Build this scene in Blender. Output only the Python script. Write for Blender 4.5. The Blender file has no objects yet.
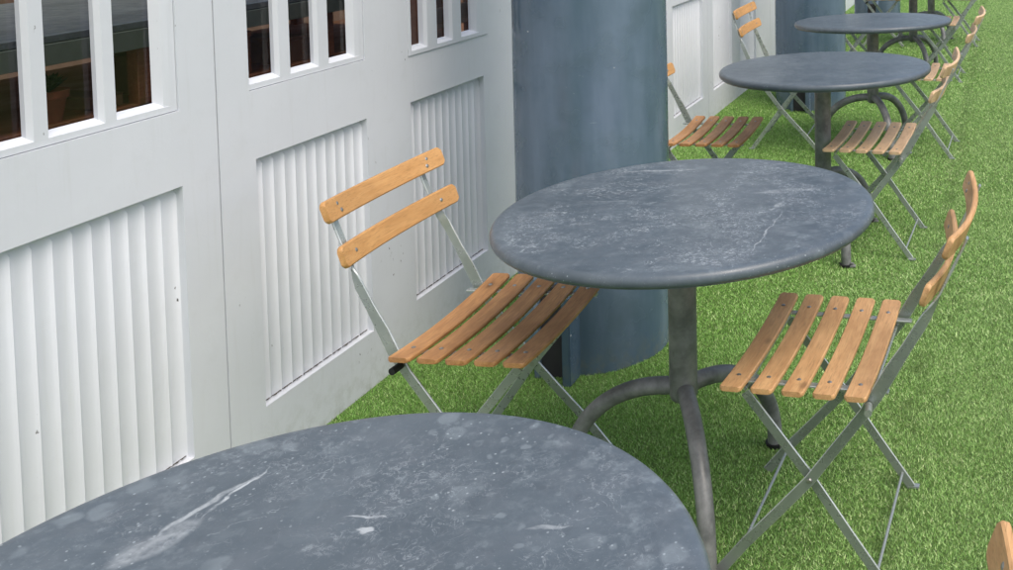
import bpy, bmesh, math, random
import numpy as np
from mathutils import Vector, Matrix
random.seed(4); RNG = np.random.default_rng(7)
S = bpy.context.scene
COL = S.collection
R = math.radians

# ------------------------------------------------------------------ camera
yaw, pitch, roll = -0.12408516548100858, 0.05852845009039519, -0.0030570600471540384
fw = Vector((math.cos(pitch)*math.sin(yaw), math.cos(pitch)*math.cos(yaw), -math.sin(pitch)))
rt = Vector((math.cos(yaw), -math.sin(yaw), 0)); up = rt.cross(fw)
c_, s_ = math.cos(roll), math.sin(roll)
rt2 = c_*rt + s_*up; up2 = -s_*rt + c_*up
cam = bpy.data.cameras.new('camera'); camo = bpy.data.objects.new('camera', cam); COL.objects.link(camo)
M = Matrix((rt2, up2, -fw)).transposed().to_4x4(); M.translation = (0, 0, 1.5273)
camo.matrix_world = M
cam.sensor_fit = 'HORIZONTAL'; cam.sensor_width = 36
cam.lens = 993.7647/1013*36
cam.shift_x = (506.5-881.449)/1013; cam.shift_y = (-57.019-285)/1013
cam.clip_start = .05; cam.clip_end = 600
S.camera = camo
# ------------------------------------------------------------------ light
SUN_EL, SUN_AZ = R(58), R(122)      # azimuth clockwise from +Y: from the open side on the right
w = bpy.data.worlds.new('World'); S.world = w; w.use_nodes = True
nt = w.node_tree; bg = nt.nodes['Background']
sky = nt.nodes.new('ShaderNodeTexSky'); sky.sky_type = 'NISHITA'; sky.sun_disc = False
sky.sun_elevation = SUN_EL; sky.sun_rotation = SUN_AZ; sky.air_density = 1.0; sky.dust_density = 4.0; sky.ozone_density = .6
nt.links.new(sky.outputs[0], bg.inputs[0]); bg.inputs[1].default_value = .15
sl = bpy.data.lights.new('sun', 'SUN'); sl.energy = .95; sl.angle = R(40); sl.color = (1, .96, .9)
so = bpy.data.objects.new('sun', sl); COL.objects.link(so)
sd = Vector((math.sin(SUN_AZ)*math.cos(SUN_EL), math.cos(SUN_AZ)*math.cos(SUN_EL), math.sin(SUN_EL)))
so.rotation_euler = sd.to_track_quat('Z', 'Y').to_euler(); so.location = (6, 0, 6)
S.view_settings.view_transform = 'Standard'; S.view_settings.look = 'None'
S.view_settings.exposure = 0.5; S.view_settings.gamma = 1
S.render.engine = 'CYCLES'

# ------------------------------------------------------------------ material helpers
class NG:
    def __init__(s, name):
        s.m = bpy.data.materials.new(name); s.m.use_nodes = True; s.t = s.m.node_tree
        s.b = s.t.nodes['Principled BSDF']; s.tc = s.n('ShaderNodeTexCoord')
        s.oi = None
    def n(s, k): return s.t.nodes.new(k)
    def l(s, a, b): s.t.links.new(a, b)
    def inp(s, node, key, v):
        if hasattr(v, 'is_linked') or hasattr(v, 'links'): s.l(v, node.inputs[key])
        else: node.inputs[key].default_value = v
    def co(s, scale=(1, 1, 1), rot=(0, 0, 0), rnd=True, loc=(0, 0, 0)):
        m = s.n('ShaderNodeMapping'); m.inputs['Scale'].default_value = scale; m.inputs['Rotation'].default_value = rot
        m.inputs['Location'].default_value = loc
        src = s.tc.outputs['Object']
        if rnd:
            if not s.oi: s.oi = s.n('ShaderNodeObjectInfo')
            cx = s.n('ShaderNodeVectorMath'); cx.operation = 'SCALE'; s.l(s.oi.outputs['Random'], cx.inputs['Scale']); cx.inputs[0].default_value = (37, 23, 11)
            ad = s.n('ShaderNodeVectorMath'); ad.operation = 'ADD'; s.l(src, ad.inputs[0]); s.l(cx.outputs[0], ad.inputs[1]); src = ad.outputs[0]
        s.l(src, m.inputs[0]); return m.outputs[0]
    def noise(s, co, scale, detail=4, rough=.55, dist=0):
        t = s.n('ShaderNodeTexNoise'); s.l(co, t.inputs['Vector']); t.inputs['Scale'].default_value = scale
        t.inputs['Detail'].default_value = detail; t.inputs['Roughness'].default_value = rough; t.inputs['Distortion'].default_value = dist
        return t.outputs['Fac']
    def vor(s, co, scale, feature='F1', out='Distance'):
        t = s.n('ShaderNodeTexVoronoi'); t.feature = feature; s.l(co, t.inputs['Vector']); t.inputs['Scale'].default_value = scale
        return t.outputs[out]
    def ramp(s, f, a, b, lo=0., hi=1.):
        t = s.n('ShaderNodeMapRange'); s.l(f, t.inputs['Value']); t.inputs['From Min'].default_value = a; t.inputs['From Max'].default_value = b
        t.inputs['To Min'].default_value = lo; t.inputs['To Max'].default_value = hi; t.clamp = True; return t.outputs[0]
    def mth(s, op, a, b=0., c=None):
        t = s.n('ShaderNodeMath'); t.operation = op; s.inp(t, 0, a); s.inp(t, 1, b)
        if c is not None: s.inp(t, 2, c)
        return t.outputs[0]
    def mix(s, f, a, b):
        t = s.n('ShaderNodeMix'); t.data_type = 'RGBA'; s.inp(t, 'Factor', f)
        for k, v in ((6, a), (7, b)):
            if hasattr(v, 'links'): s.l(v, t.inputs[k])
            else: t.inputs[k].default_value = (*v, 1)
        return t.outputs[2]
    def bump(s, h, strength, dist):
        t = s.n('ShaderNodeBump'); s.l(h, t.inputs['Height']); t.inputs['Strength'].default_value = strength; t.inputs['Distance'].default_value = dist
        s.l(t.outputs[0], s.b.inputs['Normal']); return t
    def col(s, c): s.inp(s.b, 'Base Color', c if hasattr(c, 'links') else (*c, 1))
    def rough(s, v): s.inp(s.b, 'Roughness', v)
    def metal(s, v): s.inp(s.b, 'Metallic', v)

def sep(g, co):
    t = g.n('ShaderNodeSeparateXYZ'); g.l(co, t.inputs[0]); return t.outputs

def mat_table(name, stain, scr, scratches=(), base=((.068, .089, .107), (.108, .135, .158))):
    g = NG(name); co = g.co(); raw = g.co(rnd=False)
    n1 = g.noise(co, 3.5, 5, .6); n2 = g.noise(co, 22, 4, .6)
    c = g.mix(g.ramp(n1, .3, .7), *base)
    c = g.mix(g.ramp(n2, .45, .75, 0, .35), c, (.15, .17, .19))
    # pale chalky blotches, soft and low in contrast, at two sizes
    wn = g.n('ShaderNodeTexNoise'); g.l(co, wn.inputs['Vector']); wn.inputs['Scale'].default_value = 30; wn.inputs['Detail'].default_value = 3
    wv = g.n('ShaderNodeVectorMath'); wv.operation = 'MULTIPLY_ADD'; g.l(wn.outputs['Color'], wv.inputs[0]); wv.inputs[1].default_value = (.03, .03, .0); g.l(co, wv.inputs[2]); wc = wv.outputs[0]
    bm = g.noise(co, 5, 4, .6)
    for sc_, lo, hi, k_ in ((15, .30, .22, .5), (38, .26, .16, .55)):
        v = g.vor(wc, sc_); f = g.mth('MULTIPLY', g.ramp(v, lo, hi), g.ramp(g.noise(co, sc_*.33, 3, .6), .47, .60))
        c = g.mix(g.mth('MULTIPLY', f, stain*k_), c, (.24, .285, .31))
    bl = g.noise(co, 42, 5, .65)
    c = g.mix(g.mth('MULTIPLY', g.mth('MULTIPLY', g.ramp(bl, .52, .68), g.ramp(bm, .42, .62)), stain*.6), c, (.24, .285, .31))
    c = g.mix(g.mth('MULTIPLY', g.ramp(bl, .45, .30), .35), c, (.06, .075, .09))
    # fine flecks
    v2 = g.vor(co, 75); fm = g.noise(co, 9, 3, .6)
    fl = g.mth('MULTIPLY', g.ramp(v2, .15, .08), g.ramp(fm, .50, .58))
    c = g.mix(g.mth('MULTIPLY', fl, .6), c, (.42, .47, .50))
    v3 = g.vor(g.co((1, 2.2, 1), (0, 0, .4)), 130); c = g.mix(g.mth('MULTIPLY', g.mth('MULTIPLY', g.ramp(v3, .16, .08), g.ramp(fm, .44, .56)), scr*.8), c, (.38, .43, .46))
    # fine scuffs: thin wandering lines, gathered in worn patches; the rolled rim stays cleaner
    ro = sep(g, raw); rad = g.mth('SQRT', g.mth('ADD', g.mth('MULTIPLY', ro[0], ro[0]), g.mth('MULTIPLY', ro[1], ro[1])))
    inner = g.ramp(rad, .443, .425, .12, 1)
    tot = None
    for k, (sc_, wd_) in enumerate(((17, .014), (31, .020), (58, .028))):
        f = g.noise(g.co(loc=(k*3.3, k*5.1, 0)), sc_, 4, .62, 1.1)
        f = g.ramp(g.mth('ABSOLUTE', g.mth('SUBTRACT', f, .5)), wd_, wd_*.25)
        f = g.mth('MULTIPLY', f, g.ramp(g.noise(g.co(loc=(k*7.1, 3, 1)), 7, 4, .65), .51, .62))
        f = g.mth('MULTIPLY', f, g.ramp(g.noise(co, 90, 2), .38, .55))
        tot = f if tot is None else g.mth('MAXIMUM', tot, f)
    tot = g.mth('MULTIPLY', tot, inner)
    c = g.mix(g.mth('MULTIPLY', tot, scr), c, (.44, .49, .52))
    wisp = g.noise(g.co((1, 1.5, 1)), 12, 6, .7, .6)
    c = g.mix(g.mth('MULTIPLY', g.mth('MULTIPLY', g.ramp(wisp, .52, .70), inner), .5*scr), c, (.22, .26, .285))
    # long scrapes where they lie on the table: (x, y, angle, half length, half width)
    for (x, y, a, hl, hw, st) in scratches:
        m = g.n('ShaderNodeMapping'); m.vector_type = 'TEXTURE'; m.inputs['Location'].default_value = (x, y, 0); m.inputs['Rotation'].default_value = (0, 0, a)
        ns = g.n('ShaderNodeTexNoise'); g.l(raw, ns.inputs['Vector']); ns.inputs['Scale'].default_value = 24; ns.inputs['Detail'].default_value = 4
        sub = g.n('ShaderNodeVectorMath'); sub.operation = 'MULTIPLY_ADD'; g.l(ns.outputs['Color'], sub.inputs[0]); sub.inputs[1].default_value = (.03, .03, 0)
        off = g.n('ShaderNodeVectorMath'); off.operation = 'ADD'; g.l(raw, off.inputs[0]); off.inputs[1].default_value = (-.015, -.015, 0); g.l(off.outputs[0], sub.inputs[2])
        g.l(sub.outputs[0], m.inputs[0]); o = sep(g, m.outputs[0])
        dx = g.mth('DIVIDE', g.mth('ABSOLUTE', o[0]), hl); dy = g.mth('DIVIDE', g.mth('ABSOLUTE', o[1]), hw)
        d = g.mth('ADD', dy, g.mth('POWER', dx, 2.))
        brk = g.ramp(g.noise(raw, 60, 3), .35, .6, .25, 1)
        f = g.mth('MULTIPLY', g.ramp(d, 1., .5), brk)
        c = g.mix(g.mth('MULTIPLY', f, st), c, (.50, .54, .56))
    g.col(c); g.rough(g.ramp(n2, .3, .7, .28, .46)); g.b.inputs['Specular IOR Level'].default_value = .5
    g.bump(g.mth('ADD', n2, g.mth('MULTIPLY', tot, .5)), .12, .004)
    return g.m

def mat_steel_dark(name='dark galvanised steel'):
    g = NG(name); co = g.co()
    n1 = g.noise(co, 14, 5, .65); n2 = g.noise(co, 60, 3)
    c = g.mix(g.ramp(n1, .35, .7), (.12, .125, .125), (.28, .285, .28))
    c = g.mix(g.mth('MULTIPLY', g.ramp(n2, .55, .72), .4), c, (.25, .26, .26))
    g.col(c); g.metal(.15); g.rough(g.ramp(n1, .3, .7, .36, .55)); g.bump(n2, .15, .002); return g.m

def mat_frame(name, a=(.15, .19, .155), b=(.27, .31, .275), wear=.6):
    g = NG(name); co = g.co()
    n1 = g.noise(co, 9, 4, .6); n2 = g.noise(co, 90, 4, .6); n3 = g.noise(co, 35, 3)
    c = g.mix(g.ramp(n1, .35, .65), a, b)
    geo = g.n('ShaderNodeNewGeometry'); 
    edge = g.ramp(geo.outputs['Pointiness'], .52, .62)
    c = g.mix(g.mth('MULTIPLY', edge, .8), c, (.45, .48, .46))  # paler along convex edges, a highlight put into the colour
    c = g.mix(g.mth('MULTIPLY', g.ramp(n2, .62, .7), wear), c, (.42, .44, .43))
    c = g.mix(g.mth('MULTIPLY', g.ramp(n3, .70, .78), .3), c, (.12, .09, .06))
    g.col(c); g.metal(.55); g.rough(g.ramp(n3, .3, .7, .22, .38)); g.bump(n2, .1, .001); return g.m

def mat_wood(name, a, b, dirt=.35):
    g = NG(name)
    co = g.co((3.2, .28, 3.2)); n = g.noise(co, 30, 5, .6, .4)        # grain along local y
    big = g.noise(g.co((1, .5, 1)), 9, 4, .6); fine = g.noise(g.co((10, .5, 10)), 40, 2)
    c = g.mix(g.ramp(n, .3, .7), a, b)
    c = g.mix(g.mth('MULTIPLY', g.ramp(big, .42, .7), dirt), c, tuple(x*.45 for x in a))
    c = g.mix(g.mth('MULTIPLY', g.ramp(fine, .52, .68), .45), c, tuple(x*.55 for x in a))
    kn = g.vor(g.co((1, .45, 1)), 9)
    c = g.mix(g.mth('MULTIPLY', g.ramp(kn, .10, .04), .6), c, tuple(x*.3 for x in a))
    g.col(c); g.rough(g.ramp(big, .3, .7, .38, .6)); g.bump(fine, .25, .0015); return g.m

def mat_paint(name, base=(.665, .695, .735), specks=1., bumpy=.0):
    g = NG(name); co = g.co(rnd=False); 
    n1 = g.noise(co, 2.2, 4, .55); n2 = g.noise(co, 11, 5, .65)
    c = g.mix(g.ramp(n1, .3, .7), base, tuple(x*.93 for x in base))
    c = g.mix(g.mth('MULTIPLY', g.ramp(n2, .55, .8), .25), c, (.52, .54, .54))
    # runs of grime, stretched downwards
    st = g.noise(g.co((9, 9, .7), rnd=False), 5, 4, .6)
    c = g.mix(g.mth('MULTIPLY', g.ramp(st, .56, .78), .22), c, (.50, .52, .50))
    wn = g.n('ShaderNodeTexNoise'); g.l(co, wn.inputs['Vector']); wn.inputs['Scale'].default_value = 90; wv = g.n('ShaderNodeVectorMath'); wv.operation = 'MULTIPLY_ADD'; g.l(wn.outputs['Color'], wv.inputs[0]); wv.inputs[1].default_value = (.012, .012, .012); g.l(g.co((1, 1, .45), rnd=False), wv.inputs[2]); v = g.vor(wv.outputs[0], 60); vm = g.noise(co, 5, 3, .6)
    f = g.mth('MULTIPLY', g.ramp(v, .15, .08), g.ramp(vm, .62, .67))
    c = g.mix(g.mth('MULTIPLY', f, specks), c, (.06, .055, .05))
    # splashes close to the turf
    z = sep(g, co)[2]; low = g.ramp(z, .16, .0); sp = g.noise(co, 30, 5, .7)
    c = g.mix(g.mth('MULTIPLY', g.mth('MULTIPLY', low, g.ramp(sp, .45, .7)), .45), c, (.30, .32, .27))
    g.col(c); g.rough(g.ramp(n2, .3, .7, .42, .55)); g.bump(g.mth('ADD', n1, g.mth('MULTIPLY', n2, .4)), .25, .01); return g.m

def mat_pillar():
    g = NG('blue grey enamel paint'); co = g.co()
    n1 = g.noise(g.co((1, 1, .16)), 6, 4, .6); n2 = g.noise(co, 9, 3, .5); n3 = g.noise(co, 38, 3)
    c = g.mix(g.ramp(n1, .3, .7), (.062, .105, .148), (.145, .200, .268))  # tall lighter and darker bands paint a vertical sheen into the enamel
    c = g.mix(g.mth('MULTIPLY', g.ramp(n2, .5, .75), .4), c, (.06, .10, .12))
    v = g.vor(g.co((1, 1, 1.6)), 26); vm = g.noise(co, 6, 3, .7)
    chips = g.mth('MULTIPLY', g.ramp(v, .14, .09), g.ramp(g.mth('ADD', vm, g.ramp(sep(g, g.co(rnd=False))[2], .45, .0, 0, .11)), .63, .67))
    c = g.mix(chips, c, (.55, .58, .58))
    sc = g.noise(g.co((3, 3, 16)), 4, 5, .7); scm = g.noise(co, 3.2, 2)
    scr = g.mth('MULTIPLY', g.ramp(sc, .68, .72), g.ramp(scm, .56, .62))
    c = g.mix(g.mth('MULTIPLY', scr, .7), c, (.45, .5, .5))
    z = sep(g, g.co(rnd=False))[2]; low = g.ramp(z, .10, .0)
    c = g.mix(g.mth('MULTIPLY', g.mth('MULTIPLY', low, g.ramp(n3, .4, .65)), .5), c, (.16, .17, .13))
    g.col(c); g.rough(g.ramp(n2, .3, .7, .14, .32)); g.b.inputs['Specular IOR Level'].default_value = .6
    g.bump(g.mth('ADD', n2, g.mth('MULTIPLY', n3, .1)), .22, .014); return g.m

def mat_flat(name, c, rough=.6, metal=0., var=.2, sc=12):
    g = NG(name); n = g.noise(g.co(), sc, 4, .6)
    g.col(g.mix(g.ramp(n, .3, .7), c, tuple(x*(1-var) for x in c))); g.rough(rough); g.metal(metal); return g.m

def mat_glass():
    g = NG('window glass'); t = g.t
    tr = g.n('ShaderNodeBsdfTransparent'); tr.inputs[0].default_value = (.93, .94, .92, 1)
    gl = g.n('ShaderNodeBsdfGlossy'); gl.inputs['Roughness'].default_value = .02
    f0 = g.n('ShaderNodeFresnel'); f0.inputs[0].default_value = 1.45; gg = g.n('ShaderNodeNewGeometry'); fr = g.n('ShaderNodeMath'); fr.operation = 'MULTIPLY'; iv = g.mth('SUBTRACT', 1., gg.outputs['Backfacing']); g.l(iv, fr.inputs[0]); g.l(f0.outputs[0], fr.inputs[1])
    mx = g.n('ShaderNodeMixShader'); g.l(fr.outputs[0], mx.inputs[0]); g.l(tr.outputs[0], mx.inputs[1]); g.l(gl.outputs[0], mx.inputs[2])
    g.l(mx.outputs[0], t.nodes['Material Output'].inputs['Surface']); return g.m

def mat_turf_base():
    g = NG('turf backing'); co = g.co(rnd=False)
    n1 = g.noise(co, 1.3, 3); n2 = g.noise(co, 120, 4, .7); n3 = g.noise(co, 300, 2)
    c = g.mix(g.ramp(n2, .35, .65), (.04, .085, .016), (.20, .34, .07))
    c = g.mix(g.ramp(n1, .35, .7, 0, .4), c, (.22, .30, .10))
    g.col(c); g.rough(.75); g.bump(g.mth('ADD', n2, n3), .8, .012); return g.m

def mat_blade():
    g = NG('turf blades'); a = g.n('ShaderNodeAttribute'); a.attribute_name = 'tint'
    co = g.co(rnd=False); n = g.noise(co, 1.1, 4, .6); s = g.noise(co, 7, 3)
    o = sep(g, a.outputs['Vector'])
    cr = g.n('ShaderNodeValToRGB'); e = cr.color_ramp.elements
    e[0].position = 0; e[0].color = (.025, .06, .012, 1); e[1].position = 1; e[1].color = (.84, .96, .50, 1)
    for p, c in ((.3, (.17, .36, .075, 1)), (.6, (.31, .57, .14, 1)), (.82, (.50, .74, .27, 1))):
        k = e.new(p); k.color = c
    g.l(o[0], cr.inputs[0])
    x = sep(g, co)[0]
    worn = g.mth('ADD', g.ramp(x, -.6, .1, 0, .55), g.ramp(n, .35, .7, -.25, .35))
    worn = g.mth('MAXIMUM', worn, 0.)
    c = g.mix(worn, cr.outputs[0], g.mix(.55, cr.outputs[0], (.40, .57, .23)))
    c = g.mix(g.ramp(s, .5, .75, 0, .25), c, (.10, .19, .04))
    c = g.mix(g.ramp(x, -.35, -1.0, 0, .35), c, (.18, .42, .05))       # deeper green on the wall side: shade painted into the pile
    ln = g.mth('ABSOLUTE', g.mth('ADD', x, g.mth('ADD', g.mth('MULTIPLY', s, .08), .22)))     # trodden seam between two widths of turf
    c = g.mix(g.mth('MULTIPLY', g.ramp(ln, .05, .0), g.ramp(g.noise(co, 14, 4, .7), .42, .6, 0, .5)), c, (.06, .10, .03))
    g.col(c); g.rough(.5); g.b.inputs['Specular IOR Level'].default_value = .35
    return g.m

MT = dict(edge_highlight=mat_frame('bar edge highlight', (.50, .54, .52), (.68, .71, .70), .2),  # paler tone for narrow bar faces, a bright highlight painted in
    steel=mat_steel_dark(), frame=mat_frame('grey green galvanised bar'), frame_pale=mat_frame('pale galvanised bar', (.32, .36, .335), (.46, .50, .475), .25),
    zinc=mat_flat('zinc screw', (.42, .42, .40), .35, .8), rubber=mat_flat('black rubber', (.012, .012, .013), .6),
    white=mat_paint('white gloss paint'), pillar=mat_pillar(), glass=mat_glass(),
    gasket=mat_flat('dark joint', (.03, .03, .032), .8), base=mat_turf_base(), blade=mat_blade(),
    grime=mat_flat('dirt on ledge', (.10, .09, .07), .9, 0, .6, 60),
    roomwall=mat_flat('interior plaster', (.28, .19, .13), .8), roomfloor=mat_flat('interior boards', (.26, .12, .06), .5),
    counter=mat_table('mottled counter stone', .9, .5, base=((.10, .12, .13), (.22, .25, .26))), apron=mat_flat('sage green paint', (.20, .24, .20), .6),
    darkwood=mat_wood('dark interior wood', (.30, .11, .045), (.40, .16, .07)), terracotta=mat_flat('terracotta', (.34, .10, .055), .8),
    leaf=mat_flat('pot plant leaf', (.035, .07, .02), .5), card=mat_flat('cardboard', (.30, .16, .08), .8), purple=mat_flat('mauve cloth', (.12, .07, .16), .8),
)
W_GOLD = mat_wood('golden varnished beech', (.53, .27, .09), (.64, .36, .14), .3)
W_RED = mat_wood('red brown weathered beech', (.42, .195, .07), (.62, .33, .13), .6)
W_TAN = mat_wood('tan beech', (.56, .30, .125), (.72, .44, .20), .45)
W_PALE = mat_wood('faded tan beech', (.70, .46, .26), (.80, .57, .35), .35)

# ------------------------------------------------------------------ object helpers
def tag(o, label=None, cat=None, group=None, kind=None):
    for k, v in (('label', label), ('category', cat), ('group', group), ('kind', kind)):
        if v: o[k] = v
    return o
def empty(name, loc=(0, 0, 0), rz=0, **k):
    o = bpy.data.objects.new(name, None); COL.objects.link(o); o.location = loc; o.rotation_euler = (0, 0, rz); o.empty_display_size = .1
    return tag(o, **k)
def obj(name, bm, mat, parent=None, smooth=True, loc=None):
    me = bpy.data.meshes.new(name); bmesh.ops.recalc_face_normals(bm, faces=bm.faces[:]); bm.to_mesh(me); bm.free()
    for m in (mat if isinstance(mat, (list, tuple)) else [mat]): me.materials.append(m)
    if smooth:
        me.polygons.foreach_set('use_smooth', [True]*len(me.polygons))
        me.set_sharp_from_angle(angle=R(38))
    o = bpy.data.objects.new(name, me); COL.objects.link(o)
    if parent: o.parent = parent
    if loc: o.location = loc
    return o
def box(bm, x0, x1, y0, y1, z0, z1, bev=0, seg=1, mi=0):
    r = bmesh.ops.create_cube(bm, size=1); vs = r['verts']
    bmesh.ops.scale(bm, vec=(x1-x0, y1-y0, z1-z0), verts=vs); bmesh.ops.translate(bm, vec=((x0+x1)/2, (y0+y1)/2, (z0+z1)/2), verts=vs)
    fs = {f for v in vs for f in v.link_faces}
    for f in fs: f.material_index = mi
    if bev:
        es = list({e for v in vs for e in v.link_edges}); bmesh.ops.bevel(bm, geom=es, offset=bev, segments=seg, affect='EDGES', profile=.5)
def loft(bm, rings, cap=True):
    vr = [[bm.verts.new(p) for p in r] for r in rings]; n = len(vr[0])
    for a, b in zip(vr, vr[1:]):
        for i in range(n): bm.faces.new((a[i], a[(i+1) % n], b[(i+1) % n], b[i]))
    if cap:
        bm.faces.new(vr[0][::-1]); bm.faces.new(vr[-1])
def tube(bm, pts, rad, n=14, cap=True):
    pts = [Vector(p) for p in pts]; rs = rad if isinstance(rad, (list, tuple)) else [rad]*len(pts)
    ref = None; rings = []
    for i, p in enumerate(pts):
        t = (pts[min(i+1, len(pts)-1)]-pts[max(i-1, 0)]).normalized()
        if ref is None: ref = t.orthogonal().normalized()
        u = (ref - t*ref.dot(t)).normalized(); ref = u; v = t.cross(u)
        rings.append([p + rs[i]*(math.cos(a)*u + math.sin(a)*v) for a in (2*math.pi*k/n for k in range(n))])
    loft(bm, rings, cap)
def strip(bm, pts, wdirs, wid, th, bev=.0012):
    """flat bar: rectangular section w x th swept along pts, width direction given per point"""
    pts = [Vector(p) for p in pts]; rings = []
    ws = wid if isinstance(wid, (list, tuple)) else [wid]*len(pts)
    for i, p in enumerate(pts):
        t = (pts[min(i+1, len(pts)-1)]-pts[max(i-1, 0)]).normalized()
        wv = Vector(wdirs[i]); wv = (wv - t*wv.dot(t)).normalized(); nv = t.cross(wv)
        a, b = ws[i]/2, th/2; c = bev
        rings.append([p + wv*x + nv*y for x, y in ((a-c, b), (-a+c, b), (-a, b-c), (-a, -b+c), (-a+c, -b), (a-c, -b), (a, -b+c), (a, b-c))])
    nf = len(bm.faces); loft(bm, rings); bm.faces.ensure_lookup_table()
    for k in range(nf, len(bm.faces)-2):
        if (k-nf) % 8 in (1, 2, 3, 5, 6, 7): bm.faces[k].material_index = 1
def lathe(bm, prof, n=64, c=(0, 0, 0)):
    rings = [[Vector((c[0]+r*math.cos(2*math.pi*k/n), c[1]+r*math.sin(2*math.pi*k/n), c[2]+z)) for k in range(n)] for r, z in prof]
    loft(bm, rings)
def copy_tree(o, parent=None):
    c = o.copy(); COL.objects.link(c); c.parent = parent
    if parent and 'label' in c.keys(): pass
    for ch in o.children: copy_tree(ch, c)
    return c

# ------------------------------------------------------------------ ground
WX = -1.909
bm = bmesh.new()
vs = [bm.verts.new(p) for p in ((WX-.03, -250, 0), (250, -250, 0), (250, 250, 0), (WX-.03, 250, 0))]; bm.faces.new(vs)
tag(obj('ground', bm, MT['base'], smooth=False), kind='structure')

def turf():
    segs = [(1.6, 3.2, 115000, .0022, .0078), (3.2, 5.0, 55000, .003, .009), (5.0, 8.0, 32000, .0034, .0095), (8.0, 14.5, 13000, .0048, .010)]
    X = []; Wd = []; Ht = []
    for y0, y1, den, wd, ht in segs:
        x0, x1 = WX+.004, .75
        n = int((x1-x0)*(y1-y0)*den)
        X.append(np.stack([RNG.uniform(x0, x1, n), RNG.uniform(y0, y1, n)], 1)); Wd.append(np.full(n, wd)); Ht.append(np.full(n, ht))
    X = np.concatenate(X); Wd = np.concatenate(Wd); Ht = np.concatenate(Ht)
    # keep the pillars' footprints clear
    keep = np.ones(len(X), bool)
    for cx, cy in PIL: keep &= np.hypot(X[:, 0]-cx, X[:, 1]-cy) > .243
    X = X[keep]; Wd = Wd[keep]; Ht = Ht[keep]; n = len(X)
    az = RNG.uniform(0, 2*np.pi, n); face = RNG.uniform(0, 2*np.pi, n)
    # tufts: blades lean together over patches
    patch = np.sin(X[:, 0]*31+np.sin(X[:, 1]*23)*2)*.5+np.sin(X[:, 1]*37+np.cos(X[:, 0]*19)*2)*.5
    az = az + patch*.8
    h = Ht*RNG.uniform(.55, 1.25, n); lean = h*RNG.uniform(.1, 1.5, n)
    w = Wd*RNG.uniform(.6, 1.3, n)/2
    bx, by = X[:, 0], X[:, 1]; dx, dy = np.cos(az), np.sin(az); fx, fy = np.cos(face), np.sin(face)
    V = np.empty((n, 3, 3))
    V[:, 0] = np.stack([bx-fx*w, by-fy*w, 0*h-.001], 1); V[:, 1] = np.stack([bx+fx*w, by+fy*w, 0*h-.001], 1)
    V[:, 2] = np.stack([bx+dx*lean, by+dy*lean, h], 1)
    me = bpy.data.meshes.new('artificial_grass')
    me.vertices.add(n*3); me.vertices.foreach_set('co', V.ravel().astype(np.float32))
    me.loops.add(n*3); me.loops.foreach_set('vertex_index', np.arange(n*3, dtype=np.int32))
    me.polygons.add(n); me.polygons.foreach_set('loop_start', (np.arange(n)*3).astype(np.int32)); me.polygons.foreach_set('loop_total', np.full(n, 3, np.int32))
    me.update(calc_edges=True)
    at = me.attributes.new('tint', 'FLOAT_VECTOR', 'POINT'); tv = np.zeros((n, 3, 3)); tv[:, :, 0] = np.clip(RNG.beta(1.05, 1.0, n), 0, 1)[:, None]
    at.data.foreach_set('vector', tv.ravel().astype(np.float32))
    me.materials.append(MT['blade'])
    o = bpy.data.objects.new('artificial_grass', me); COL.objects.link(o)
    tag(o, 'short green artificial grass covering the terrace floor', 'grass', kind='stuff')

PIL = [(-1.357, 3.116), (-1.345, 6.769), (-1.345, 10.42)]

# ------------------------------------------------------------------ timber facade with door leaves
FT = .026     # recess depth of glass
TOP = 2.75
def leaf_mesh(y0, y1, openings):
    """face with rectangular openings cut; openings (ya, yb, za, zb) sorted along y, each may stack in z"""
    bm = bmesh.new()
    ys = sorted({y0, y1, *[v for o in openings for v in o[:2]]}); zs = sorted({.0, TOP, *[v for o in openings for v in o[2:4]]})
    T = .045
    def solid(a, b, c, d):
        cy, cz = (a+b)/2, (c+d)/2
        return not any(o[0] < cy < o[1] and o[2] < cz < o[3] for o in openings)
    # merge cells in columns: full-height runs of solid
    grid = {}
    V = {}
    def v(x, y, z):
        k = (round(x, 5), round(y, 5), round(z, 5))
        if k not in V: V[k] = bm.verts.new((x, y, z))
        return V[k]
    n, m = len(ys)-1, len(zs)-1
    sol = [[solid(ys[i], ys[i+1], zs[j], zs[j+1]) for j in range(m)] for i in range(n)]
    for i in range(n):
        for j in range(m):
            if not sol[i][j]: continue
            a, b, c, d = ys[i], ys[i+1], zs[j], zs[j+1]
            bm.faces.new((v(WX, a, c), v(WX, b, c), v(WX, b, d), v(WX, a, d)))
            bm.faces.new((v(WX-T, a, d), v(WX-T, b, d), v(WX-T, b, c), v(WX-T, a, c)))
            if i == 0 or not sol[i-1][j]: bm.faces.new((v(WX, a, d), v(WX-T, a, d), v(WX-T, a, c), v(WX, a, c)))
            if i == n-1 or not sol[i+1][j]: bm.faces.new((v(WX, b, c), v(WX-T, b, c), v(WX-T, b, d), v(WX, b, d)))
            if j == 0 or not sol[i][j-1]: bm.faces.new((v(WX, a, c), v(WX-T, a, c), v(WX-T, b, c), v(WX, b, c)))
            if j == m-1 or not sol[i][j+1]: bm.faces.new((v(WX, b, d), v(WX-T, b, d), v(WX-T, a, d), v(WX, a, d)))
    es = [e for e in bm.edges if len(e.link_faces) == 2 and e.calc_face_angle(0) > 1 and all(abs(q.co.x-WX) < 1e-4 for q in e.verts)]
    bmesh.ops.bevel(bm, geom=es, offset=.0022, segments=2, affect='EDGES', profile=.5)
    return bm
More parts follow.
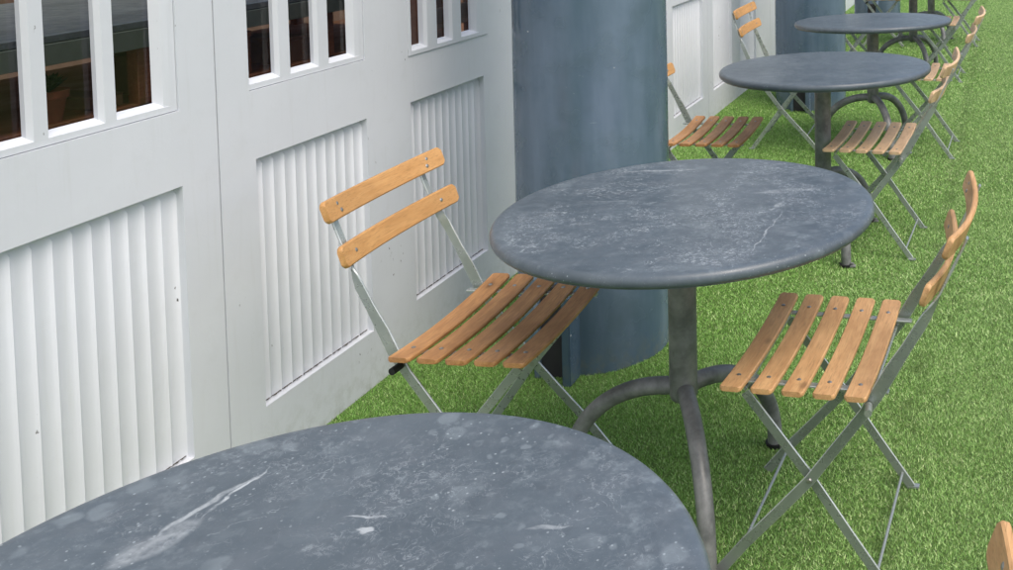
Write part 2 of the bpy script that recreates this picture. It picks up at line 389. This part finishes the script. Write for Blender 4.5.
def fluted(ya, yb, za, zb, n):
    """recessed panel of concave flutes with pointed stops at the top"""
    bm = bmesh.new(); K = 9; xb = WX-.018; dep = .0075
    prof = []
    for i in range(n):
        for k in range(K):
            t = k/K; y = ya+(yb-ya)*(i+t)/n
            prof.append((y, abs(math.sin(math.pi*t))**.62))     # 0 at the ridge, 1 in the hollow
    prof.append((yb, 0))
    rows = [(zb+.003, 1), (zb-.012, 1), (zb-.022, 0), (za+.006, 0), (za-.003, 0)]
    vr = []
    for z, flat in rows:
        vr.append([bm.verts.new((xb - dep*(p if not flat else 1) + (0 if not flat else 0), y, z)) for y, p in prof])
    for a, b in zip(vr, vr[1:]):
        for i in range(len(prof)-1): bm.faces.new((a[i], a[i+1], b[i+1], b[i]))
    return bm
def chips(parent, ya, yb, z, n, seed):
    """ragged line of dirt and flaked paint lying on the panel's bottom ledge"""
    rr = random.Random(seed); bm = bmesh.new(); N = 120; a = []
    for k in range(N+1):
        y = ya+.003+(yb-ya-.006)*k/N; w_ = .0012+.0035*rr.random()**3
        x = WX-.0195
        a.append((bm.verts.new((x-.002, y, z+.0015)), bm.verts.new((x+w_, y, z+.0005+.0015*rr.random()))))
    for p, q in zip(a, a[1:]): bm.faces.new((p[0], p[1], q[1], q[0]))
    obj('dirt_line', bm, MT['grime'], parent, smooth=False)

facade = empty('timber_facade', (0, 0, 0), label='long white painted wooden facade with narrow windows over fluted panels', cat='facade')
WIN_T = 2.25
def window(leaf, ya, yb, zb, panes, proud=False):
    """panes: (y0,y1). mullions with chamfered sides, glass recessed, sloping sill bead"""
    bm = bmesh.new()
    f = WX-.004 if not proud else WX+.004
    z0 = zb+.024
    # jambs and mullions between panes; chamfered toward the glass
    edges = [(ya, panes[0][0])]+[(a[1], b[0]) for a, b in zip(panes, panes[1:])]+[(panes[-1][1], yb)]
    for k, (a, b) in enumerate(edges):
        ca = 0.0 if k == 0 else .007; cb = 0.0 if k == len(edges)-1 else .007
        cross = [(f, a+(ca if k else .0)), (f, b-cb), (f-.010, b), (WX-FT+.002, b), (WX-FT+.002, a), (f-.010, a)]
        if k == 0: cross = [(f, a), (f, b-.007), (f-.010, b), (WX-FT+.002, b), (WX-FT+.002, a)]
        if k == len(edges)-1: cross = [(f-.002, a+.012), (f, a+.030) if b-a > .04 else (f, a+.014), (f, b), (WX-FT+.002, b), (WX-FT+.002, a), (f-.020, a)]
        loft(bm, [[Vector((x, y, z)) for x, y in cross] for z in (zb+.0142, WIN_T)])
    # sill bead: slopes down from the glass to the face
    cross = [(f, zb), (f+.0, zb+.014), (f-.010, zb+.022), (WX-FT+.002, zb+.026), (WX-FT+.002, zb)]
    loft(bm, [[Vector((x, y, z)) for x, z in cross] for y in (ya, yb)])
    cross = [(f, WIN_T+.03), (f, WIN_T+.01), (f-.012, WIN_T), (WX-FT+.002, WIN_T-.002), (WX-FT+.002, WIN_T+.03)]
    loft(bm, [[Vector((x, y, z)) for x, z in cross] for y in (ya, yb)])
    obj('window_frame', bm, MT['white'], leaf, smooth=False)
    for a, b in panes:
        bm = bmesh.new(); box(bm, WX-FT-.006, WX-FT-.002, a-.006, b+.006, z0-.008, WIN_T+.006)
        obj('window_pane', bm, MT['glass'], leaf, smooth=False)
def leaf(y0, y1, wins, pans, seed):
    ops = [(a-.0015, b+.0015, zb-.002, WIN_T+.03) for a, b, zb, _, _ in wins]+[(a, b, .172, .828) for a, b, _ in pans]
    L = obj('door_leaf', leaf_mesh(y0, y1, ops), MT['white'], facade)
    for a, b, zb, panes, pr in wins: window(L, a, b, zb, panes, pr)
    for i, (a, b, n) in enumerate(pans):
        obj('fluted_panel', fluted(a, b, .172, .828, n), MT['white'], L)
        bm = bmesh.new(); box(bm, WX-.044, WX-.0345, a+.001, b-.001, .168, .832); obj('panel_backing', bm, MT['gasket'], L, smooth=False)
        chips(L, a, b, .1745, 46, seed*7+i)
    return L
def bay(o, seed):
    leaf(o+1.40, o+2.178, [(o+1.50, o+2.068, 1.008, [(o+1.607, o+1.718), (o+1.762, o+1.876), (o+1.917, o+2.022)], False)], [(o+1.50, o+2.07, 13)], seed)
    leaf(o+2.182, o+3.90, [(o+2.288, o+2.747, 1.008, [(o+2.298, o+2.394), (o+2.447, o+2.545), (o+2.600, o+2.698)], False),
                           (o+2.965, o+3.459, .980, [(o+2.985, o+3.062), (o+3.132, o+3.214), (o+3.282, o+3.372)], True)],
         [(o+2.300, o+2.747, 11), (o+2.970, o+3.425, 11)], seed+1)
bay(0, 1); bay(4.02, 3); bay(8.04, 5); bay(-4.02, 9)
for a, b in ((3.904, 5.418), (7.924, 9.438), (11.944, 18), (-.116, 1.396), (-6, -2.626)):
    bm = bmesh.new(); box(bm, WX-.045, WX, a, b, 0, TOP, .002); obj('wall_board', bm, MT['white'], facade)
bm = bmesh.new(); box(bm, WX-.06, WX-.047, -6, 18, 0, .165); box(bm, WX-.06, WX-.047, -6, 18, .84, .96); obj('backing_rail', bm, MT['gasket'], facade, smooth=False)
bm = bmesh.new(); box(bm, WX-.07, WX+.03, -6, 18, TOP+.002, TOP+.5, .004); obj('fascia', bm, MT['white'], facade)
# the room behind the glass
bm = bmesh.new()
box(bm, -7.6, -7.5, -6, 18, 0, 3.2); box(bm, -7.5, WX-.07, -6.1, -6, 0, 3.2); box(bm, -7.5, WX-.07, 18, 18.1, 0, 3.2); box(bm, -7.6, -5.6, -6.1, 18.1, 3.2, 3.3); box(bm, -2.6, WX-.07, -6.1, 18.1, 3.2, 3.3)  # gap in the unseen ceiling, added so skylight reaches the room
obj('interior_wall', bm, MT['roomwall'], facade, smooth=False)
bm = bmesh.new(); box(bm, -7.5, WX-.062, -6, 18, -.06, .01); obj('interior_floor', bm, MT['roomfloor'], facade, smooth=False)

def counter():
    t = empty('display_counter', (-3.8, 3.9, .01), label='mottled stone counter with pale green edge seen through the first window', cat='counter')
    L = lambda bm, n, m, **k: obj(n, bm, m, t, **k)
    bm = bmesh.new(); box(bm, -.75, .38, -1.6, 1.9, .955, .985, .004); L(bm, 'counter_top', MT['counter'])
    bm = bmesh.new(); box(bm, .36, .385, -1.58, 1.88, .875, .953, .002); L(bm, 'apron', MT['apron'])
    bm = bmesh.new(); box(bm, -.7, .36, -1.58, 1.88, .62, .65, .002); L(bm, 'shelf', MT['darkwood'])
    for y in (-1.5, -.36, .75, 1.8):
        for x in (-.66, .31):
            bm = bmesh.new(); box(bm, x, x+.05, y, y+.06, 0, .953, .002); L(bm, 'leg', MT['darkwood'])
counter()
t = empty('potted_plant', (-3.50, 3.22, .66), label='terracotta pot with a small green plant on the shelf behind the glass', cat='potted plant')
bm = bmesh.new(); lathe(bm, [(.035, 0), (.052, .09), (.060, .092), (.062, .12), (.055, .12), (.05, .105)], 24); obj('pot', bm, MT['terracotta'], t)
bm = bmesh.new()
for _ in range(70):
    a = random.uniform(0, 6.28); l = random.uniform(.04, .10); tl = random.uniform(.02, .07)
    p = Vector((0, 0, .11)); q = Vector((math.cos(a)*tl, math.sin(a)*tl, .11+l*.7)); s = Vector((-math.sin(a), math.cos(a), 0))*.012
    m_ = (p+q)/2+Vector((0, 0, .015)); v_ = [bm.verts.new(x) for x in (p, m_+s, q, m_-s)]; bm.faces.new(v_)
obj('leaves', bm, MT['leaf'], t, smooth=False)
for i, (y, z, dx, dy, dz, m, lab, nm, ct) in enumerate((
    (3.47, .66, .12, .06, .05, 'card', 'small brown cardboard box on the shelf beside the terracotta pot', 'cardboard_box', 'box'),
    (3.80, .66, .16, .10, .16, 'card', 'orange brown box behind the middle window, left pane', 'cardboard_box', 'box'),
    (4.12, .66, .14, .07, .20, 'darkwood', 'dark reddish wooden crate behind the middle window, centre pane', 'wooden_crate', 'crate'),
    (4.48, .66, .14, .07, .13, 'card', 'orange brown box behind the middle window, right pane', 'cardboard_box', 'box'))):
    bm = bmesh.new(); box(bm, -dx, dx, -dy, dy, 0, dz*.86, .003); box(bm, -dx-.004, dx+.004, -dy-.004, dy+.004, dz*.86+.001, dz, .003)
    tag(obj(nm, bm, MT[m], loc=(-3.62, y, z)), lab, ct)
t = empty('shelf_rack', (-3.1, 5.2, .01), label='open wooden shelf rack behind the window nearest the pillar', cat='shelf')
for z in (.5, .78, .98, 1.25):
    bm = bmesh.new(); box(bm, -.2, .2, -.5, .5, z, z+.025, .002); obj('shelf_board', bm, MT['card'], t)
for y in (-.53, .5):
    bm = bmesh.new(); box(bm, -.2, .2, y, y+.03, 0, 1.5, .002); obj('side_panel', bm, MT['darkwood'], t)

# ------------------------------------------------------------------ pillars
def pillar():
    t = empty('iron_pillar', (0, 0, 0))
    bm = bmesh.new(); n = 72; rr = random.Random(3)
    rings = []
    for z in [0, .02, .3, .6, .9, 1.2, 1.5, 1.8, 2.2, 2.72, 2.72, 2.76, 2.80]:
        r = .245 + rr.uniform(-.0012, .0012)
        if z == 2.76: r = .285
        if z == 2.80: r = .285
        rings.append([Vector((r*math.cos(2*math.pi*k/n), r*math.sin(2*math.pi*k/n), z)) for k in range(n)])
    loft(bm, rings); obj('shaft', bm, MT['pillar'], t)
    # two upright flanges at the foot, facing back along the row of tables, a dark slot between
    for x, d, w_ in ((.036, .315, .026), (-.078, .272, .020)):
        bm = bmesh.new()
        cross = [(x-w_/2, -d), (x+w_/2, -d), (x+w_/2, -.235), (x-w_/2, -.235)]
        loft(bm, [[Vector((a, b, 0)) for a, b in cross], [Vector((a, b, .28)) for a, b in cross], [Vector((a, b if b > -.24 else -.25, .34)) for a, b in cross]])
        bmesh.ops.bevel(bm, geom=bm.edges[:], offset=.003, segments=2, affect='EDGES')
        obj('flange', bm, MT['pillar'], t)
    bm = bmesh.new(); box(bm, -.067, .022, -.262, -.235, 0.002, .29, .002); obj('slot_cover', bm, MT['gasket'], t)
    return t
pil = pillar()
PL = ['near blue grey round iron pillar between the first table and its neighbour at the white wall', 'second blue grey round pillar standing behind the third table', 'far dark blue round pillar behind the farthest left chair']
for i, (x, y) in enumerate(PIL):
    o = pil if i == 0 else copy_tree(pil)
    o.location = (x, y, 0); tag(o, PL[i], 'pillar', 'pillars along the white facade')
turf()

# ------------------------------------------------------------------ tables
def make_table(top_mat):
    t = empty('round_table')
    Rr, H, T = .457, .742, .031
    bm = bmesh.new()
    prof = [(.001, H-T+.004), (Rr-.035, H-T+.004), (Rr-.030, H-T), (Rr-.010, H-T)]
    prof += [(Rr-T/2+T/2*math.sin(a), H-T/2-T/2*math.cos(a)) for a in map(float, np.linspace(.35, math.pi-.25, 10))]
    prof += [(Rr-.022, H), (Rr-.05, H-.0003), (.25, H), (.001, H)]
    lathe(bm, prof, 128); obj('tabletop', bm, top_mat, t)
    bm = bmesh.new()
    lathe(bm, [(.0, .258), (.024, .258), (.031, .264), (.0345, .274), (.0345, .705), (.045, .7118), (.001, .7118)][1:], 32)
    obj('column', bm, MT['steel'], t)
    bm = bmesh.new(); lathe(bm, [(.001, .699), (.06, .699), (.062, .7125), (.001, .7125)], 32); obj('mounting_plate', bm, MT['steel'], t)
    for k in range(3):
        a = -1.092+k*2*math.pi/3
        bm = bmesh.new(); pts = []; rs = []
        for s in [q/21 for q in range(22)]:
            th = s*math.pi/2; r = .020+.290*math.sin(th)**.96; z = .018+.272*math.cos(th)**.92 if s < 1 else .018
            pts.append((r*math.cos(a), r*math.sin(a), z)); rs.append(.0215-.0015*s)
        pts.append((pts[-1][0], pts[-1][1], .002)); rs.append(.020)
        tube(bm, pts, rs, 16); lg = obj('leg', bm, MT['steel'], t)
        bm = bmesh.new(); fx, fy = .312*math.cos(a), .312*math.sin(a)
        lathe(bm, [(.001, .001), (.026, .001), (.027, .012), (.001, .013)], 20, (fx, fy, 0)); obj('foot_collar', bm, MT['rubber'], lg)
        bm = bmesh.new(); lathe(bm, [(.001, .012), (.007, .012), (.007, .020), (.001, .021)], 6, (fx+.026, fy-.01, 0)); box(bm, fx+.0, fx+.038, fy-.02, fy, .004, .011, .001); obj('foot_bolt', bm, MT['steel'], lg)
    return t
m1 = mat_table('slate grey top, stained', .8, .3, [(-.2455, .203, 1.29, .085, .006, .6), (-.228, .235, 1.465, .055, .0035, .85), (-.25, .135, 1.2, .06, .024, .4), (-.020, .187, .2, .015, .004, .7), (-.03, .21, .1, .03, .003, .6), (.20, .22, .3, .03, .004, .4)])
m2 = mat_table('slate grey top, scratched', .5, .75, [(.238, -.17, 1.55, .17, .0022, .6), (-.185, .30, .2, .12, .008, .55), (.22, .02, 1.4, .05, .008, .45), (.21, .14, .3, .10, .02, .25), (-.2, .02, .15, .06, .003, .6)])
m3 = mat_table('slate grey top, clean', .25, .2, [(-.20, .12, .1, .02, .004, .8), (-.16, .07, .1, .035, .004, .7)])
TB = [(-.751, .887, m1, 'nearest slate grey table, its top cut off by the bottom left corner'),
      (-.785, 2.311, m2, 'round slate grey table with a heavily scratched top in the middle of the photo'),
      (-.770, 4.13, m3, 'round grey table behind the scratched table, a tiny white mark near its left edge'),
      (-.762, 5.686, m3, 'farthest complete grey tabletop, clean, in front of the second pillar'),
      (-.735, 7.95, m3, 'far round table of which only the column and curved legs show above the farthest tabletop'),
      (-.705, 9.50, m3, 'farthest round table at the top edge, only its curved legs visible')]
protos = {}
TILT = [(0, 0, -.006, .029), (.017, .010, .013, -.0115), (0, .076, .0195, -.021), (0, .012, .0265, -.033), (0, 0, .02, -.02), (0, 0, .02, -.02)]    # each top sits a little out of level
for (x, y, m, lab), (ox, oy, ax, ay) in zip(TB, TILT):
    if m.name not in protos: o = protos[m.name] = make_table(m)
    else: o = copy_tree(protos[m.name])
    o.location = (x, y, 0); tag(o, lab, 'table', 'round metal tables in a row')
    tt = [c for c in o.children if c.name.startswith('tabletop')][0]
    q = Vector((0, 0, 1)).rotation_difference(Vector((-ax, -ay, 1)).normalized()).to_matrix().to_4x4(); ctr = Vector((0, 0, .7265))
    tt.matrix_local = Matrix.Translation(ctr+Vector((ox, oy, 0))) @ q @ Matrix.Translation(-ctr)

# ------------------------------------------------------------------ chairs (local: +x is the front, y across)
BAR = [(.215, .006), (.150, .083), (.077, .160), (.004, .239), (-.057, .320), (-.117, .399), (-.148, .448), (-.172, .498), (-.200, .550), (-.226, .600), (-.236, .622), (-.245, .642), (-.255, .668), (-.282, .735), (-.302, .790)]
ENDS = [-1., -.994, -.985, -.975, -.965, -.955]+[-.9+.1*k for k in range(19)]+[.955, .965, .975, .985, .994, 1]
def make_chair(seat_m, back_m, frame_m, lean=0., hw0=.0245, cap_m=None):
    LX = lambda z: -lean*max(0., z-.45)/.35
    t = empty('folding_chair')
    seat_z = .437
    for i, cx in enumerate((.168, .098, .028, -.042, -.112)):
        pass
    # seat: five bowed slats
    bm = bmesh.new()
    for i, cx in enumerate((.165, .097, .029, -.039, -.107)):
        rings = []; hw, th = hw0, .0115
        for s in ENDS:
            y = .247*s; z = seat_z + .0135*s*s - .0015
            e = max(0, (abs(s)-.965)/.035); ww = hw*(1-.24*e**2.5); e2 = .0025
            hx = hw*0+ww
            rings.append([Vector((cx+a, y, z+b)) for a, b in ((hx-e2, th), (-hx+e2, th), (-hx, th-e2), (-hx, e2), (-hx+e2, 0), (hx-e2, 0), (hx, e2), (hx, th-e2))])
        loft(bm, rings)
    seat = obj('seat', bm, seat_m, t)
    scr = None
    def screw(parent, p, nrm):
        nonlocal scr
        if scr is None:
            bm = bmesh.new(); lathe(bm, [(.001, -.002), (.0052, -.002), (.0052, .0008), (.003, .0022), (.0006, .0022)], 12); scr = obj('screw', bm, MT['zinc'], parent); s_ = scr
        else: s_ = scr.copy(); COL.objects.link(s_); s_.parent = parent
        s_.location = p; s_.rotation_euler = Vector(nrm).to_track_quat('Z', 'Y').to_euler()
    for cx in (.165, .097, .029, -.039, -.107):
        for sy in (-1, 1): screw(seat, (cx, sy*.183, seat_z+.0135*.55-.0015+.0115), (0, -sy*.1, 1))
    # backrest slats, hollow towards the sitter
    for nm, (bx, bz), tilt in (('upper_slat', (-.294, .778), .36), ('lower_slat', (-.256, .677), .33)):
        bx += LX(bz)
        bm = bmesh.new(); rings = []; hh, th = .026, .013
        for s in ENDS:
            y = .247*s; off = .030*s*s-.012
            e = max(0, (abs(s)-.955)/.045); hz = hh*(1-.34*e**2.5)
            u = Vector((-math.sin(tilt), 0, math.cos(tilt))); f = Vector((math.cos(tilt), 0, math.sin(tilt))); e2 = .003
            sl_ = 2*.030*s/.247; fn = (f+Vector((0, -sl_, 0))).normalized()
            c = Vector((bx, y, bz)) + f*off
            rings.append([c+u*a+fn*b for a, b in ((hz-e2, th), (-hz+e2, th), (-hz, th-e2), (-hz, e2), (-hz+e2, 0), (hz-e2, 0), (hz, e2), (hz, th-e2))])
        loft(bm, rings); sl = obj(nm, bm, back_m, t)
        u = Vector((-math.sin(tilt), 0, math.cos(tilt))); f = Vector((math.cos(tilt), 0, math.sin(tilt)))
        for sy in (-1, 1):
            offs = (.009, -.009) if nm == 'upper_slat' else (0,)
            for d in offs:
                s = .184/.247
                screw(sl, Vector((bx, sy*(.184+d*.4), bz))+f*(.030*s*s-.012+.0128)+u*d, f+Vector((0, -sy*.18, 0)))
    # frames
    for sy in (-1, 1):
        y = .196*sy
        P = []; Wd = []; ws = []
        for i, (a, b) in enumerate(BAR):
            i0, i1 = max(i-1, 0), min(i+1, len(BAR)-1)
            tx, tz = BAR[i1][0]-BAR[i0][0], BAR[i1][1]-BAR[i0][1]; L = math.hypot(tx, tz); nx, nz = -tz/L, tx/L
            tw = 0 if b < .61 else (1 if b > .66 else (b-.61)/.05)
            ang = tw*math.pi/2
            Wd.append((nx*math.cos(ang), -sy*math.sin(ang), nz*math.cos(ang)))
            yy = y - sy*(.012*tw); P.append((a-.004*tw+LX(b), yy, b)); ws.append(.0235-.004*tw+(.006 if .43 < b < .52 else 0))
        bm = bmesh.new(); strip(bm, P, Wd, ws, .0055); obj('front_leg', bm, [frame_m, MT['edge_highlight']], t)
        y2 = .186*sy
        pts = [(.150, y2, .418), (.100, y2, .357), (.004, y2, .239), (-.08, y2, .122), (-.166, y2, .006)]
        bm = bmesh.new(); strip(bm, pts, [(.77, 0, .64)]*5, .022, .005)
        # little flattened foot turned outwards
        box(bm, -.185, -.155, y2-.003, y2+.013 if sy > 0 else y2+.003, .0035, .008) if sy > 0 else box(bm, -.185, -.155, y2-.013, y2+.003, .0035, .008)
        obj('rear_leg', bm, [frame_m, MT['edge_highlight']], t)
        bm = bmesh.new(); lathe(bm, [(.001, -.016), (.0065, -.016), (.0065, .001), (.0045, .0035), (.001, .0035)], 14)
        o = obj('pivot_bolt', bm, MT['zinc'], t); o.location = (.004, y+sy*.0026, .239); o.rotation_euler = Vector((0, sy, 0)).to_track_quat('Z', 'Y').to_euler()
        bm = bmesh.new(); y3 = .176*sy; strip(bm, [(.192, y3, .4405), (.02, y3, .4405), (-.168, y3, .4405)], [(0, 1, 0)]*3, .018, .005)
        obj('seat_rail', bm, [frame_m, MT['edge_highlight']], t)
    for nm, a, rad, hy in (('cross_rod', (.152, .085), .0038, .195), ('cross_rod', (-.142, .040), .0038, .186), ('cross_rod', (-.128, .420), .0042, .215), ('cross_rod', (.150, .425), .004, .186)):
        bm = bmesh.new(); tube(bm, [(a[0], -hy, a[1]), (a[0], hy, a[1])], rad, 10); obj(nm, bm, frame_m, t)
    for sy in (-1, 1):
        bm = bmesh.new(); tube(bm, [(-.128, sy*.202, .420), (-.132, sy*.232, .419)], .0085, 12); obj('rubber_cap', bm, cap_m or MT['rubber'], t)
    return t

CH = [  # x, y, facing(+1 = +x, -1 = -x), yaw offset deg, style, label
 (-1.262, 2.290, 1, 1.5, 'A', 'chair with golden orange back slats between the white wall and the scratched table'),
 (-.403, 2.243, -1, -2.6, 'B', 'chair with pale tan slatted seat and grey green frame, right of the scratched table'),
 (-.317, .866, -1, -2.6, 'B', 'chair at the bottom right corner of which only a wooden slat tip shows'),
 (-1.283, 4.170, 1, 2., 'D', 'chair half hidden behind the near pillar, its brown slatted seat showing against the wall'),
 (-.532, 4.145, -1, -2.6, 'E', 'chair with tan slatted seat on the right of the table behind the scratched one'),
 (-1.285, 5.730, 1, 1.5, 'F', 'chair with golden back slats standing at the wall in front of the second pillar'),
 (-.452, 5.650, -1, -1.5, 'E', 'chair right of the fourth table, only two seat slats peeping past the tabletop rim'),
 (-1.200, 7.86, 1, 3, 'D', 'chair left of the fifth table, only thin legs visible between tabletop and second pillar'),
 (-.500, 7.80, -1, -1.5, 'E', 'chair right of the fifth table, one orange seat slat beside the far tabletop rim'),
 (-1.168, 9.42, 1, 1.5, 'D', 'farthest left chair, seat edge and crossed legs in front of the far pillar'),
 (-.425, 9.50, -1, -1., 'E', 'farthest right chair at the top edge, seat underside and crossed legs')]
styles = dict(A=(W_RED, W_GOLD, MT['frame_pale'], 0, .0265), B=(W_TAN, W_TAN, MT['frame'], .031, .0245, MT['frame']), D=(W_RED, W_GOLD, MT['frame_pale']), E=(W_PALE, W_PALE, MT['frame_pale'], .032, .0245, MT['frame']), F=(W_GOLD, W_GOLD, MT['frame_pale'], -.03))
pc = {}
for x, y, f, dr, st, lab in CH:
    if st not in pc: o = pc[st] = make_chair(*styles[st])
    else: o = copy_tree(pc[st])
    o.location = (x, y, 0); o.rotation_euler = (0, 0, (0 if f > 0 else math.pi)+R(dr))
    tag(o, lab, 'chair', 'wooden slatted folding chairs around the tables')
